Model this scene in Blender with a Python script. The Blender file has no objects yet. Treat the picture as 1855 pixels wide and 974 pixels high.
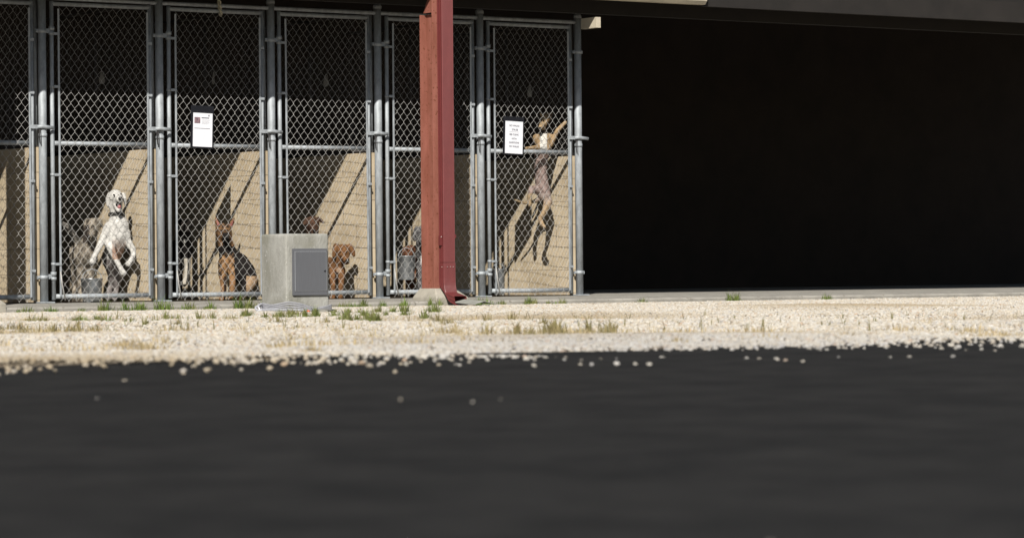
import bpy, bmesh, math, random
import numpy as np
from mathutils import Vector, Matrix

# ------------------------------------------------------------------ camera, sky, sun, exposure
S = bpy.context.scene
PHI, ROLL = math.radians(33.0), math.radians(0.5)
FPX, PU, PV = 5641.0, 532.0, 494.0
CAM = Vector((-11.81, -21.83, 0.224))
FWD = Vector((math.sin(PHI), math.cos(PHI), 0))
R0 = Vector((math.cos(PHI), -math.sin(PHI), 0)); U0 = Vector((0, 0, 1))
RT = R0*math.cos(ROLL) - U0*math.sin(ROLL)
UP = U0*math.cos(ROLL) + R0*math.sin(ROLL)
cam_d = bpy.data.cameras.new('camera'); cam = bpy.data.objects.new('camera', cam_d)
S.collection.objects.link(cam); S.camera = cam
m = Matrix((RT, UP, -FWD)).transposed().to_4x4(); m.translation = CAM; cam.matrix_world = m
cam_d.sensor_width = 36; cam_d.lens = 36*FPX/1855
cam_d.shift_x = (927.5-PU)/1855; cam_d.shift_y = (PV-487)/1855
cam_d.clip_start = 0.1; cam_d.clip_end = 2000
cam_d.dof.use_dof = True; cam_d.dof.focus_distance = 25.3; cam_d.dof.aperture_fstop = 5.6

LD = Vector((0.885, 1.0, -1.04)).normalized()          # travel direction of the sunlight
w = bpy.data.worlds.new('World'); S.world = w; w.use_nodes = True
nt = w.node_tree; nt.nodes.clear()
sky = nt.nodes.new('ShaderNodeTexSky'); sky.sky_type = 'NISHITA'; sky.sun_disc = False
sky.sun_elevation = math.asin(-LD.z); sky.sun_rotation = math.atan2(-LD.x, -LD.y)
bg = nt.nodes.new('ShaderNodeBackground'); bg.inputs[1].default_value = 0.05
wo = nt.nodes.new('ShaderNodeOutputWorld')
nt.links.new(sky.outputs[0], bg.inputs[0]); nt.links.new(bg.outputs[0], wo.inputs[0])
sd = bpy.data.lights.new('sun', 'SUN'); sd.energy = 5.0; sd.angle = math.radians(0.5); sd.color = (1, .955, .88)
sun = bpy.data.objects.new('sun', sd); S.collection.objects.link(sun)
sun.rotation_euler = LD.to_track_quat('-Z', 'Y').to_euler(); sun.location = (0, -5, 12)
S.view_settings.view_transform = 'Standard'; S.view_settings.look = 'None'
S.view_settings.exposure = 0.2; S.view_settings.gamma = 1; S.view_settings.use_curve_mapping = False
S.cycles.max_bounces = 6; S.cycles.diffuse_bounces = 1

W = 1.079
ZW = 1.242           # height of the block dividers
def P(u, v, y):
    """world point at depth plane Y=y along a sight line; used once to measure sizes off the photograph"""
    d = FWD*FPX + RT*(u-PU) - UP*(v-PV)
    return CAM + d*((y-CAM.y)/d.y)
def PR(p):
    q = Vector(p)-CAM; dz = q.dot(FWD)
    return PU+FPX*q.dot(RT)/dz, PV-FPX*q.dot(UP)/dz
rnd = random.Random(7); rng = np.random.default_rng(7)

# ------------------------------------------------------------------ material helpers
def mat(name, col, rough=.6, metal=0, var=.12, scale=8, bump=0, bscale=60, col2=None, spec=.5, stretch=(1, 1, 1), attr=None, coat=0):
    M = bpy.data.materials.new(name); M.use_nodes = True; n = M.node_tree.nodes; l = M.node_tree.links
    b = n['Principled BSDF']; b.inputs['Roughness'].default_value = rough; b.inputs['Metallic'].default_value = metal
    b.inputs['Specular IOR Level'].default_value = spec
    tc = n.new('ShaderNodeTexCoord'); mp = n.new('ShaderNodeMapping'); mp.inputs['Scale'].default_value = stretch
    l.new(tc.outputs['Object'], mp.inputs[0])
    no = n.new('ShaderNodeTexNoise'); no.inputs['Scale'].default_value = scale; no.inputs['Detail'].default_value = 6
    no.inputs['Roughness'].default_value = .65; l.new(mp.outputs[0], no.inputs[0])
    rp = n.new('ShaderNodeValToRGB'); l.new(no.outputs[0], rp.inputs[0])
    c2 = col2 or tuple(c*(1-var*2) for c in col)
    rp.color_ramp.elements[0].position = .3; rp.color_ramp.elements[1].position = .7
    rp.color_ramp.elements[0].color = (*c2, 1); rp.color_ramp.elements[1].color = (*[min(1, c*(1+var*.6)) for c in col], 1)
    out = rp.outputs[0]
    if attr:
        at = n.new('ShaderNodeAttribute'); at.attribute_name = attr[0]; at.attribute_type = attr[1]
        mx = n.new('ShaderNodeMix'); mx.data_type = 'RGBA'; mx.blend_type = 'MULTIPLY'; mx.inputs[0].default_value = 1
        l.new(at.outputs['Color'], mx.inputs[6]); l.new(out, mx.inputs[7]); out = mx.outputs[2]
    l.new(out, b.inputs['Base Color'])
    if bump:
        n2 = n.new('ShaderNodeTexNoise'); n2.inputs['Scale'].default_value = bscale; n2.inputs['Detail'].default_value = 5
        l.new(mp.outputs[0], n2.inputs[0]); bp = n.new('ShaderNodeBump'); bp.inputs['Strength'].default_value = bump
        bp.inputs['Distance'].default_value = .01
        l.new(n2.outputs[0], bp.inputs['Height']); l.new(bp.outputs[0], b.inputs['Normal'])
    return M

M = {}
M['galv'] = mat('galvanised_steel', (.41, .44, .465), .64, .2, .2, 26, .15, 90, stretch=(1, 1, .35))
M['wireshade'] = mat('shade_toned_wire', (.16, .155, .15), .6, .2, .1, 30)  # darker copy of the gate wire, shade put into its colour
M['wire'] = mat('galvanised_wire', (.45, .44, .42), .5, .25, .1, 30)
M['rusty'] = mat('rusty_metal', (.12, .06, .035), .8, .2, .3, 40)
M['concrete'] = mat('slab_concrete', (.36, .34, .30), .9, 0, .18, 5, .5, 120)
M['wet'] = mat('wet_floor', (.075, .058, .042), .35, 0, .3, 6, .2, 60)
M['boxcon'] = mat('box_concrete', (.40, .395, .365), .9, 0, .10, 7, .5, 110, col2=(.235, .23, .20), stretch=(1, 1, .4))
M['pier'] = mat('pier_concrete', (.40, .37, .31), .9, 0, .14, 12, .4, 90)
M['grey'] = mat('grey_enamel', (.155, .16, .175), .38, .25, .06, 30, .03, 200, stretch=(6, 6, .4))
M['greylt'] = mat('grey_trim', (.36, .37, .39), .4, .3, .05)
M['redpri'] = mat('red_primer', (.31, .115, .085), .65, 0, .1, 9, .15, 60, col2=(.20, .065, .04), stretch=(1, 1, .25))
def speck(m_, col, sc, lo, wd=.05):
    n = m_.node_tree.nodes; l = m_.node_tree.links; b = n['Principled BSDF']; src = b.inputs['Base Color'].links[0].from_socket
    no = n.new('ShaderNodeTexNoise'); no.inputs['Scale'].default_value = sc; no.inputs['Detail'].default_value = 3; tc = n.new('ShaderNodeTexCoord'); l.new(tc.outputs['Object'], no.inputs[0])
    rp = n.new('ShaderNodeValToRGB'); l.new(no.outputs[0], rp.inputs[0]); rp.color_ramp.elements[0].position = lo; rp.color_ramp.elements[1].position = lo+wd
    mx = n.new('ShaderNodeMix'); mx.data_type = 'RGBA'; l.new(rp.outputs[0], mx.inputs[0]); l.new(src, mx.inputs[6]); mx.inputs[7].default_value = (*col, 1); l.new(mx.outputs[2], b.inputs['Base Color'])
speck(M['redpri'], (.15, .045, .02), 45, .62); speck(M['boxcon'], (.22, .215, .17), 4, .50, .2); speck(M['boxcon'], (.52, .51, .47), 60, .66); speck(M['concrete'], (.22, .20, .17), 25, .62)
M['redspout'] = mat('red_gutter_paint', (.155, .030, .030), .5, 0, .06, 10)
M['redscrew'] = mat('screw_head', (.6, .5, .48), .3, .6)
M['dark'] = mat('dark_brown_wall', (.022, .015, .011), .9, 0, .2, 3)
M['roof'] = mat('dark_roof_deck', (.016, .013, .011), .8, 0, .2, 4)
M['cream'] = mat('cream_trim', (.55, .49, .38), .6, 0, .12, 6)
M['sill'] = mat('dark_steel', (.05, .045, .045), .6, .4)
M['black'] = mat('black_plastic', (.012, .012, .016), .25, 0, .1)
M['paper'] = mat('paper', (.82, .83, .88), .7, 0, .03, 14)
M['ink'] = mat('printed_ink', (.16, .16, .19), .7)
M['conduit'] = mat('grey_conduit', (.52, .52, .55), .3, .3, .1, 60)
M['orange'] = mat('orange_plastic', (.75, .13, .04), .5)
M['pulltag'] = mat('pale_pull', (.19, .18, .16), .6)
M['rope'] = mat('rope_fibre', (.62, .58, .45), .9, 0, .3, 90, .8, 200)
M['bucket'] = mat('zinc_bucket', (.50, .52, .54), .3, .75, .18, 14, .15, 60)
M['nose'] = mat('nose', (.01, .009, .009), .3)
M['eye'] = mat('eye', (.012, .007, .004), .08)
M['tongue'] = mat('tongue', (.42, .13, .14), .45)
M['collar'] = mat('collar', (.03, .028, .025), .6)
M['fur'] = mat('fur', (1, 1, 1), .85, 0, .22, 28, .55, 160, spec=.15, attr=('Col', 'GEOMETRY'), stretch=(1, 1, .6))
M['blade'] = mat('grass_blade', (1, 1, 1), .7, 0, .1, 30, attr=('Col', 'GEOMETRY'), spec=.2)
M['splash'] = mat('splash_sheet', (.42, .42, .38), .6, .2, .15, 10)

def stone_mat():
    m_ = mat('gravel_stone', (1, 1, 1), .8, 0, .12, 30, .3, 80, attr=('tint', 'INSTANCER'), spec=.3); return m_
M['stone'] = stone_mat()

def ground_mat():
    m_ = bpy.data.materials.new('gravel_bed'); m_.use_nodes = True; n = m_.node_tree.nodes; l = m_.node_tree.links
    b = n['Principled BSDF']; b.inputs['Roughness'].default_value = .9
    tc = n.new('ShaderNodeTexCoord'); vo = n.new('ShaderNodeTexVoronoi'); vo.inputs['Scale'].default_value = 45
    no = n.new('ShaderNodeTexNoise'); no.inputs['Scale'].default_value = 1.1; no.inputs['Detail'].default_value = 7
    for x in (vo, no): l.new(tc.outputs['Object'], x.inputs[0])
    r1 = n.new('ShaderNodeValToRGB'); l.new(vo.outputs['Color'], r1.inputs[0])
    r1.color_ramp.elements[0].color = (.34, .27, .19, 1); r1.color_ramp.elements[1].color = (.62, .55, .44, 1)
    r2 = n.new('ShaderNodeValToRGB'); l.new(no.outputs[0], r2.inputs[0])
    r2.color_ramp.elements[0].position = .35; r2.color_ramp.elements[1].position = .6
    r2.color_ramp.elements[0].color = (.55, .48, .38, 1); r2.color_ramp.elements[1].color = (1, 1, 1, 1)
    mx = n.new('ShaderNodeMix'); mx.data_type = 'RGBA'; mx.blend_type = 'MULTIPLY'; mx.inputs[0].default_value = 1
    l.new(r1.outputs[0], mx.inputs[6]); l.new(r2.outputs[0], mx.inputs[7]); l.new(mx.outputs[2], b.inputs['Base Color'])
    bp = n.new('ShaderNodeBump'); bp.inputs['Distance'].default_value = .02; l.new(vo.outputs[0], bp.inputs['Height'])
    l.new(bp.outputs[0], b.inputs['Normal']); return m_
M['ground'] = ground_mat()

def block_mat():
    """painted concrete block; courses 0.203 m, blocks 0.406 m; pattern laid on the wall in metres (Y along, Z up)"""
    m_ = bpy.data.materials.new('painted_block'); m_.use_nodes = True; n = m_.node_tree.nodes; l = m_.node_tree.links
    b = n['Principled BSDF']; b.inputs['Roughness'].default_value = .75
    tc = n.new('ShaderNodeTexCoord'); sp = n.new('ShaderNodeSeparateXYZ'); l.new(tc.outputs['Object'], sp.inputs[0])
    ad = n.new('ShaderNodeMath'); ad.operation = 'ADD'; l.new(sp.outputs['X'], ad.inputs[0]); l.new(sp.outputs['Y'], ad.inputs[1])
    az = n.new('ShaderNodeMath'); az.operation = 'SUBTRACT'; l.new(sp.outputs['Z'], az.inputs[0]); az.inputs[1].default_value = .024
    cb = n.new('ShaderNodeCombineXYZ'); l.new(ad.outputs[0], cb.inputs[0]); l.new(az.outputs[0], cb.inputs[1])
    br = n.new('ShaderNodeTexBrick'); l.new(cb.outputs[0], br.inputs[0]); br.inputs['Scale'].default_value = 1
    br.inputs['Brick Width'].default_value = .406; br.inputs['Row Height'].default_value = .203
    br.inputs['Mortar Size'].default_value = .0035; br.inputs['Mortar Smooth'].default_value = .4
    br.inputs['Color1'].default_value = (.60, .50, .355, 1); br.inputs['Color2'].default_value = (.575, .475, .34, 1)
    br.inputs['Mortar'].default_value = (.38, .31, .22, 1)
    no = n.new('ShaderNodeTexNoise'); no.inputs['Scale'].default_value = 3.5; no.inputs['Detail'].default_value = 10
    oi = n.new('ShaderNodeObjectInfo'); om = n.new('ShaderNodeVectorMath'); om.operation = 'ADD'; l.new(tc.outputs['Object'], om.inputs[0]); l.new(oi.outputs['Location'], om.inputs[1]); l.new(om.outputs[0], no.inputs[0])
    rp = n.new('ShaderNodeValToRGB'); l.new(no.outputs[0], rp.inputs[0])
    rp.color_ramp.elements[0].position = .34; rp.color_ramp.elements[0].color = (.78, .76, .72, 1)
    rp.color_ramp.elements[1].position = .6; rp.color_ramp.elements[1].color = (1, 1, 1, 1)
    mx = n.new('ShaderNodeMix'); mx.data_type = 'RGBA'; mx.blend_type = 'MULTIPLY'; mx.inputs[0].default_value = 1
    l.new(br.outputs['Color'], mx.inputs[6]); l.new(rp.outputs[0], mx.inputs[7]); l.new(mx.outputs[2], b.inputs['Base Color'])
    n2 = n.new('ShaderNodeTexNoise'); n2.inputs['Scale'].default_value = 90; l.new(tc.outputs['Object'], n2.inputs[0])
    m3 = n.new('ShaderNodeMath'); m3.operation = 'MULTIPLY_ADD'; l.new(n2.outputs[0], m3.inputs[0]); m3.inputs[1].default_value = .25
    iv = n.new('ShaderNodeMath'); iv.operation = 'SUBTRACT'; iv.inputs[0].default_value = 1; l.new(br.outputs['Fac'], iv.inputs[1])
    l.new(iv.outputs[0], m3.inputs[2])
    bp = n.new('ShaderNodeBump'); bp.inputs['Distance'].default_value = .006; bp.inputs['Strength'].default_value = .8
    l.new(m3.outputs[0], bp.inputs['Height']); l.new(bp.outputs[0], b.inputs['Normal']); return m_
M['block'] = block_mat()

# ------------------------------------------------------------------ mesh helpers
class MB:
    def __init__(s): s.v = []; s.f = []; s.sm = []
    def add(s, vs, fs, smooth=False):
        o = len(s.v); s.v += [tuple(x) for x in vs]; s.f += [tuple(i+o for i in f) for f in fs]; s.sm += [smooth]*len(fs); return s
    def box(s, x0, x1, y0, y1, z0, z1):
        vs = [(x, y, z) for x in (x0, x1) for y in (y0, y1) for z in (z0, z1)]
        return s.add(vs, [(0, 1, 3, 2), (4, 6, 7, 5), (0, 4, 5, 1), (2, 3, 7, 6), (0, 2, 6, 4), (1, 5, 7, 3)])
    def tube(s, pts, r, n=8, closed=False, cap=True, flat=1.0):
        pts = [Vector(p) for p in pts]; k = len(pts); rr = r if isinstance(r, (list, tuple)) else [r]*k
        prev = None; vs = []
        for i, p in enumerate(pts):
            a = pts[(i-1) % k] if (closed or i > 0) else p
            b = pts[(i+1) % k] if (closed or i < k-1) else p
            t = (b-a).normalized()
            if prev is None:
                ref = Vector((0, 0, 1)) if abs(t.z) < .9 else Vector((1, 0, 0))
                nx = t.cross(ref).normalized()
            else:
                nx = (prev - t*prev.dot(t)).normalized()
            prev = nx; ny = t.cross(nx)
            for j in range(n):
                an = 2*math.pi*j/n; vs.append(p + nx*math.cos(an)*rr[i] + ny*math.sin(an)*rr[i]*flat)
        fs = []
        for i in range(k if closed else k-1):
            for j in range(n):
                a = i*n+j; b = i*n+(j+1) % n; c = ((i+1) % k)*n+(j+1) % n; d = ((i+1) % k)*n+j
                fs.append((a, b, c, d))
        s.add(vs, fs, True)
        if cap and not closed:
            o = len(s.v)-len(vs); s.f += [tuple(o+j for j in range(n))[::-1], tuple(o+(k-1)*n+j for j in range(n))]; s.sm += [False]*2
        return s
    def lathe(s, c, prof, n=28, smooth=True):
        vs = [(c[0]+r*math.cos(2*math.pi*j/n), c[1]+r*math.sin(2*math.pi*j/n), c[2]+z) for r, z in prof for j in range(n)]
        fs = [(i*n+j, i*n+(j+1) % n, (i+1)*n+(j+1) % n, (i+1)*n+j) for i in range(len(prof)-1) for j in range(n)]
        return s.add(vs, fs, smooth)
    def ball(s, c, r, seg=14, rings=9):
        r = r if isinstance(r, (list, tuple)) else (r, r, r)
        vs = [(c[0]+r[0]*math.sin(math.pi*(i+.0001)/rings)*math.cos(2*math.pi*j/seg), c[1]+r[1]*math.sin(math.pi*(i+.0001)/rings)*math.sin(2*math.pi*j/seg),
               c[2]+r[2]*math.cos(math.pi*i/rings)) for i in range(rings+1) for j in range(seg)]
        fs = [(i*seg+j, (i+1)*seg+j, (i+1)*seg+(j+1) % seg, i*seg+(j+1) % seg) for i in range(rings) for j in range(seg)]
        return s.add(vs, fs, True)
    def prism(s, poly, h, axis='z', z0=0):
        """poly in 2D, extruded along axis"""
        n = len(poly); put = {'z': lambda a, b, t: (a, b, t), 'y': lambda a, b, t: (a, t, b), 'x': lambda a, b, t: (t, a, b)}[axis]
        vs = [put(a, b, z0) for a, b in poly]+[put(a, b, z0+h) for a, b in poly]
        fs = [tuple(range(n))[::-1], tuple(range(n, 2*n))]+[(i, (i+1) % n, n+(i+1) % n, n+i) for i in range(n)]
        return s.add(vs, fs)
    def build(s, name, mt, parent=None, bevel=0, loc=None, segs=2):
        me = bpy.data.meshes.new(name); me.from_pydata(s.v, [], s.f); me.update()
        me.polygons.foreach_set('use_smooth', s.sm)
        bm = bmesh.new(); bm.from_mesh(me)
        if bevel:
            bmesh.ops.bevel(bm, geom=[e for e in bm.edges if len(e.link_faces) == 2 and e.calc_face_angle(0) > .4], offset=bevel, segments=segs, affect='EDGES', profile=.6)
        bmesh.ops.recalc_face_normals(bm, faces=bm.faces); bm.to_mesh(me); bm.free()
        me.materials.append(M[mt] if isinstance(mt, str) else mt)
        o = bpy.data.objects.new(name, me); S.collection.objects.link(o)
        if parent: o.parent = parent; o.location = -parent.location if loc is None else loc
        elif loc is not None: o.location = loc
        return o
def tag(o, label=None, cat=None, group=None, kind=None):
    if label: o['label'] = label
    if cat: o['category'] = cat
    if group: o['group'] = group
    if kind: o['kind'] = kind
    return o
def empty(name, loc, label, cat, group=None):
    o = bpy.data.objects.new(name, None); o.empty_display_size = .1; o.location = loc; S.collection.objects.link(o)
    return tag(o, label, cat, group)
def copy_tree(o, loc):
    c = o.copy(); S.collection.objects.link(c); c.location = loc
    for ch in o.children:
        d = ch.copy(); S.collection.objects.link(d); d.parent = c
        for g in ch.children:
            e = g.copy(); S.collection.objects.link(e); e.parent = d
    return c

# ------------------------------------------------------------------ setting
GZ = -.06
SLABY = -.93
g = MB(); g.add([(-150, -120, GZ-.012), (180, -120, GZ-.012), (180, 150, GZ-.012), (-150, 150, GZ-.012)], [(0, 1, 2, 3)])
tag(g.build('gravel_ground', 'ground'), kind='structure')
M['asphalt'] = mat('worn_asphalt', (.031, .030, .029), 1, 0, .3, 5, .6, 120, col2=(.019, .019, .019), spec=.03)
DRY = -12.95
g = MB(); ed = [(-60+i*.35, DRY+.10*math.sin(i*.7)+.06*math.sin(i*1.9+1)) for i in range(520)]
g.add([(-60, -60, GZ-.006)]+[(x, y, GZ-.006) for x, y in ed]+[(122, -60, GZ-.006)], [tuple(range(len(ed)+2))[::-1]])
tag(g.build('asphalt_drive', 'asphalt'), kind='structure')
sl = MB()    # slab with a fall to the front edge, from off the left to past the covered bay
prof = [(SLABY, -.10), (SLABY-.004, -.034), (SLABY+.012, -.021), (-.05, -.001), (.12, 0), (5.2, .01), (5.2, -.1)]
sl.prism([(a, b) for a, b in prof], 24, 'x', -6)
tag(sl.build('concrete_slab', 'concrete'), kind='structure')
wf = MB(); wf.add([(-6, .1, .0045), (5*W, .1, .0045), (5*W, 2, .0045), (-6, 2, .0045)], [(0, 1, 2, 3)])
tag(wf.build('kennel_floor', 'wet'), kind='structure')

# back walls, roof and eave
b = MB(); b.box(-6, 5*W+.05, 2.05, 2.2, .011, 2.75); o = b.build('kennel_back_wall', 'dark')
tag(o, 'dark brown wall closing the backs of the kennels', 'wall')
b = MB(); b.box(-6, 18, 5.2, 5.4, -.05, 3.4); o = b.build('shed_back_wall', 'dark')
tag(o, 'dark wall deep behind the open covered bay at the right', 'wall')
ROOFY, ROOFZ = -.80, 2.545
rf = empty('shed_roof', (2, 0, ROOFZ), 'dark metal shed roof reaching out over the kennel fronts', 'roof')
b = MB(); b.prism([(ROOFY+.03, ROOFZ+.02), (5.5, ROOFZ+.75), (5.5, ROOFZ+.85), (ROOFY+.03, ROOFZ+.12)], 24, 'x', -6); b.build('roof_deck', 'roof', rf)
b = MB()
for yy in (-.3, .9, 2.3, 3.9): b.box(-6, 18, yy-.03, yy+.03, ROOFZ+(yy+.8)*.116-.13, ROOFZ+(yy+.8)*.116+.015)
b.build('purlin', 'roof', rf)
b = MB(); b.prism([(ROOFY, ROOFZ), (ROOFY-.0, ROOFZ+.13), (ROOFY-.012, ROOFZ+.14), (ROOFY-.10, ROOFZ+.14), (ROOFY-.10, ROOFZ+.10), (ROOFY-.085, ROOFZ+.03), (ROOFY-.06, ROOFZ)], 6+5*W+.75, 'x', -6)
b.build('gutter', 'cream', rf)
b = MB(); b.box(5*W+.755, 18, ROOFY-.02, ROOFY+.02, ROOFZ-.01, ROOFZ+.18); b.build('fascia', 'roof', rf)
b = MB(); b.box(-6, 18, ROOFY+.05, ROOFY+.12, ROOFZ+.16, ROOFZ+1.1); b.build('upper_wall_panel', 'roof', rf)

pe = P(1064, 33, -.62); pf = P(1064, 52, -.62)
b = MB(); b.box(pe.x, pe.x+.05, -.74, -.53, pf.z, pe.z)
tag(b.build('cream_beam', 'cream'), 'short cream beam stub under the eave just right of the last fence post', 'beam')

# block dividers
walls = []
wp = MB(); wp.box(-.055, .055, .045, 2.04, .0, ZW)
dsc = ['at the far left edge of the photo, half shaded', 'behind the white dog', 'behind the sitting shepherd dog', 'behind the reddish brown dog',
       'just right of the red column', 'carrying the leaping dog\'s shadow']
def divider(k, label):
    e = MB(); e.box(-.055, .055, .045, 2.04, .006, ZW)
    root = e.build('divider_wall', 'block', None, .006); root.location = (k*W, 0, 0)
    tag(root, label, 'wall', 'block walls between the kennels'); return root
divider(-1, 'beige painted block divider left of the half shaded one, mostly out of view')
for k in range(6): walls.append(divider(k, 'beige painted block divider wall '+dsc[k]))

# ------------------------------------------------------------------ chain link
DW, DH = .068, .0895
def chain(mb, x0, x1, z0, z1, y, r=.00135, along='x'):
    def pt(a, yy, z): return (a, yy, z) if along == 'x' else (yy, a, z)
    cols = int((x1-x0)/(DW/2)); hw = (x1-x0)/cols; rows = int((z1-z0)/(DH/2)); hh = (z1-z0)/rows
    for c in range(cols):
        pts = []
        for i in range(rows+1):
            side = (i+c) % 2
            xa = x0+c*hw + (hw+.0015 if side else -.0015)
            z = z0+i*hh
            jx = .0012*math.sin(c*2.3+i*.7)+.003*math.sin(c*.35+i*.11)*math.sin(i*.23+1)*(0 if c in (0, cols-1) else 1)
            nxt = 1 if side else -1
            pts.append(pt(xa+jx, y-.003, z-.0035)); pts.append(pt(xa+jx, y+.003, z+.0035))
        mb.tube(pts, r, 4, cap=False)

XG0, XG1 = .088, W-.094       # gate post centres, relative to the main post on the left
def band(mb, x, y, z, r, h=.02, t=.003): mb.lathe((x, y, z), [(r, 0), (r+t, 0), (r+t, h), (r, h)], 20)
def make_gate():
    root = empty('kennel_gate', (0, 0, 0), 'x', 'gate', 'chain link kennel gates')
    f = MB()
    for x in (XG0, XG1): f.tube([(x, 0, .025), (x, 0, 2.40)], .0168, 16)
    f.tube([(XG0, 0, 2.38), (XG1, 0, 2.38)], .0168, 14)
    f.build('gate_frame', 'galv', root)
    f = MB(); f.tube([(XG0+.014, 0, .053), (XG1-.014, 0, .053)], .0185, 16); f.build('bottom_rail', 'galv', root)
    f = MB(); f.tube([(XG0+.014, 0, 1.271), (XG1-.014, 0, 1.271)], .0185, 16); f.build('middle_rail', 'galv', root)
    f = MB(); chain(f, XG0+.052, XG1-.034, .012, 2.36, -.0245); f.build('chain_link_mesh', 'wire', root)
    for x in (XG0+.050, XG1-.032):
        f = MB(); f.box(x-.008, x+.008, -.0285, -.0225, .05, 2.34); f.build('tension_bar', 'galv', root, .001)
    for x, xb in ((XG0, XG0+.050), (XG1, XG1-.032)):
        for z in (.27, .98, 1.68, 2.1):
            zz = z + (.03 if x == XG0 else -.02)
            f = MB(); band(f, x, 0, zz, .017, .02)
            f.box(min(x, xb)-.0, max(x, xb)+.006, -.034, -.030, zz, zz+.02); f.build('tension_band', 'galv', root)
    for z in (.2, 2.15):            # hinges to the main post on the left
        f = MB(); band(f, XG0, 0, z+.018, .0185, .03, .005); band(f, XG0, 0, z-.018, .0185, .024, .005)
        f.box(.034, XG0-.012, -.006, .006, z-.005, z+.03); f.build('hinge', 'galv', root)
    # fork latch reaching over the main post on the right
    f = MB(); f.box(XG1-.03, W-.06, -.034, -.028, 1.385, 1.415); f.tube([(W-.062, -.032, 1.40), (W-.02, -.050, 1.402), (W+.07, -.056, 1.392)], .009, 8, flat=1.6)
    band(f, XG1, 0, 1.385, .017, .03, .004); f.build('fork_latch', 'galv', root)
    f = MB(); f.tube([(XG1+.05, -.03, 1.39), (XG1+.047, -.03, 1.34), (XG1+.055, -.03, 1.27)], .004, 6)
    f.tube([(XG1+.057, -.035, 1.38), (XG1+.062, -.035, 1.33), (XG1+.064, -.035, 1.25)], .003, 6)
    f.build('latch_chain', 'sill', root)
    for x in (XG0+.18, XG0+.47):
        f = MB(); f.tube([(x, -.034, .075), (x+.006, -.04, .05), (x+.002, -.036, .01)], .0035, 5); f.build('tie_wire', 'wire', root)
    f = MB(); f.tube([(XG0+.045, -.035, .25), (XG0+.055, -.038, .15), (XG0+.085, -.036, .02)], .006, 6); f.build('tie_wire', 'wire', root)
    return root
gate0 = make_gate()
glab = ['kennel gate at the far left edge, half in the shade of a column', 'tall chain link gate in front of the barking white dog',
        'tall chain link gate with the printed dog notice, shepherd behind it', 'tall chain link gate partly behind the concrete box, brown dogs inside',
        'tall chain link gate crossed by the red column', 'tall chain link gate at the right end with the leaping dog behind it']
for k in range(6):
    gt = gate0 if k == 0 else copy_tree(gate0, ((k-1)*W, 0, 0))
    gt.location = ((k-1)*W, 0, 0); gt.rotation_euler = ((-.002, .001, .002, -.001, .0025, -.002)[k], (.0015, -.001, .0005, -.002, .001, .0015)[k], (.004, -.006, .003, .005, -.004, .002)[k]); gt['label'] = glab[k]
def make_post():
    root = empty('fence_post', (0, 0, 0), 'x', 'fence post', 'galvanised main posts')
    f = MB(); f.tube([(0, 0, .004), (0, 0, 2.47)], .0325, 24); f.build('pipe', 'galv', root)
    f = MB(); band(f, 0, 0, 1.318, .0325, .028, .003); f.build('collar', 'galv', root)
    f = MB(); f.lathe((0, 0, 2.46), [(.037, 0), (.037, .02), (.03, .035), (.012, .043), (0, .045)], 20); f.build('cap', 'galv', root)
    f = MB(); f.box(-.06, .07, -.055, .04, .001, .012); f.build('base_plate', 'galv', root, .002)
    for z in (.19, 2.145):
        f = MB(); band(f, 0, 0, z, .033, .03, .004); f.box(-.062, -.03, -.012, .004, z+.002, z+.028)
        f.lathe((-.05, -.014, z+.006), [(0, 0), (.008, 0), (.008, .016), (0, .016)], 8); f.box(.03, .05, -.01, .004, z+.002, z+.028)
        f.build('hinge_band', 'galv', root)
    f = MB(); f.tube([(-.022, .07, ZW+.003), (-.022, .07, 2.45)], .013, 12); f.build('side_pipe', 'galv', root)
    return root
post0 = make_post(); plab = ['leftmost galvanised main post in view', 'galvanised main post right of the white dog', 'galvanised main post rising behind the concrete box',
        'galvanised main post between the box and the red column', 'galvanised main post just right of the red column', 'rightmost galvanised main post, beside the dark covered bay']
for k in range(6):
    pp = post0 if k == 0 else copy_tree(post0, (k*W, 0, 0)); pp['label'] = plab[k]
pp = copy_tree(post0, (-W, 0, 0)); pp['label'] = 'galvanised main post out past the left edge of the photo'
hr = MB(); hr.tube([(-6, 0, 2.425), (5*W+.03, 0, 2.425)], .017, 12)
tag(hr.build('top_rail', 'galv'), 'galvanised header rail running over all the kennel gates', 'rail')
# side mesh above each divider
def side_panel():
    root = empty('side_fence', (0, 0, 0), 'x', 'fence', 'chain link side fences above the block dividers')
    f = MB(); chain(f, .09, 2.0, ZW+.02, 2.4, 0, r=.0011, along='y'); f.build('chain_link_mesh', 'wireshade', root)
    f = MB(); f.tube([(0, 1.05, ZW), (0, 1.05, 2.45)], .013, 10); f.tube([(0, .08, 2.43), (0, 2.03, 2.43)], .013, 10); f.tube([(0, .08, ZW+.02), (0, 2.03, ZW+.02)], .011, 10)
    f.build('rails', 'sill', root); return root
sp0 = side_panel(); sp0.location = (0, 0, 0)
names = ['leftmost', 'behind the white dog', 'above the sitting shepherd', 'above the brown dogs', 'right of the red column', 'rightmost, behind the leaping dog']
for k in range(6):
    q = sp0 if k == 0 else copy_tree(sp0, (k*W, 0, 0))
    q['label'] = 'shade-darkened chain link fence on top of the block divider, '+names[k]

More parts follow.
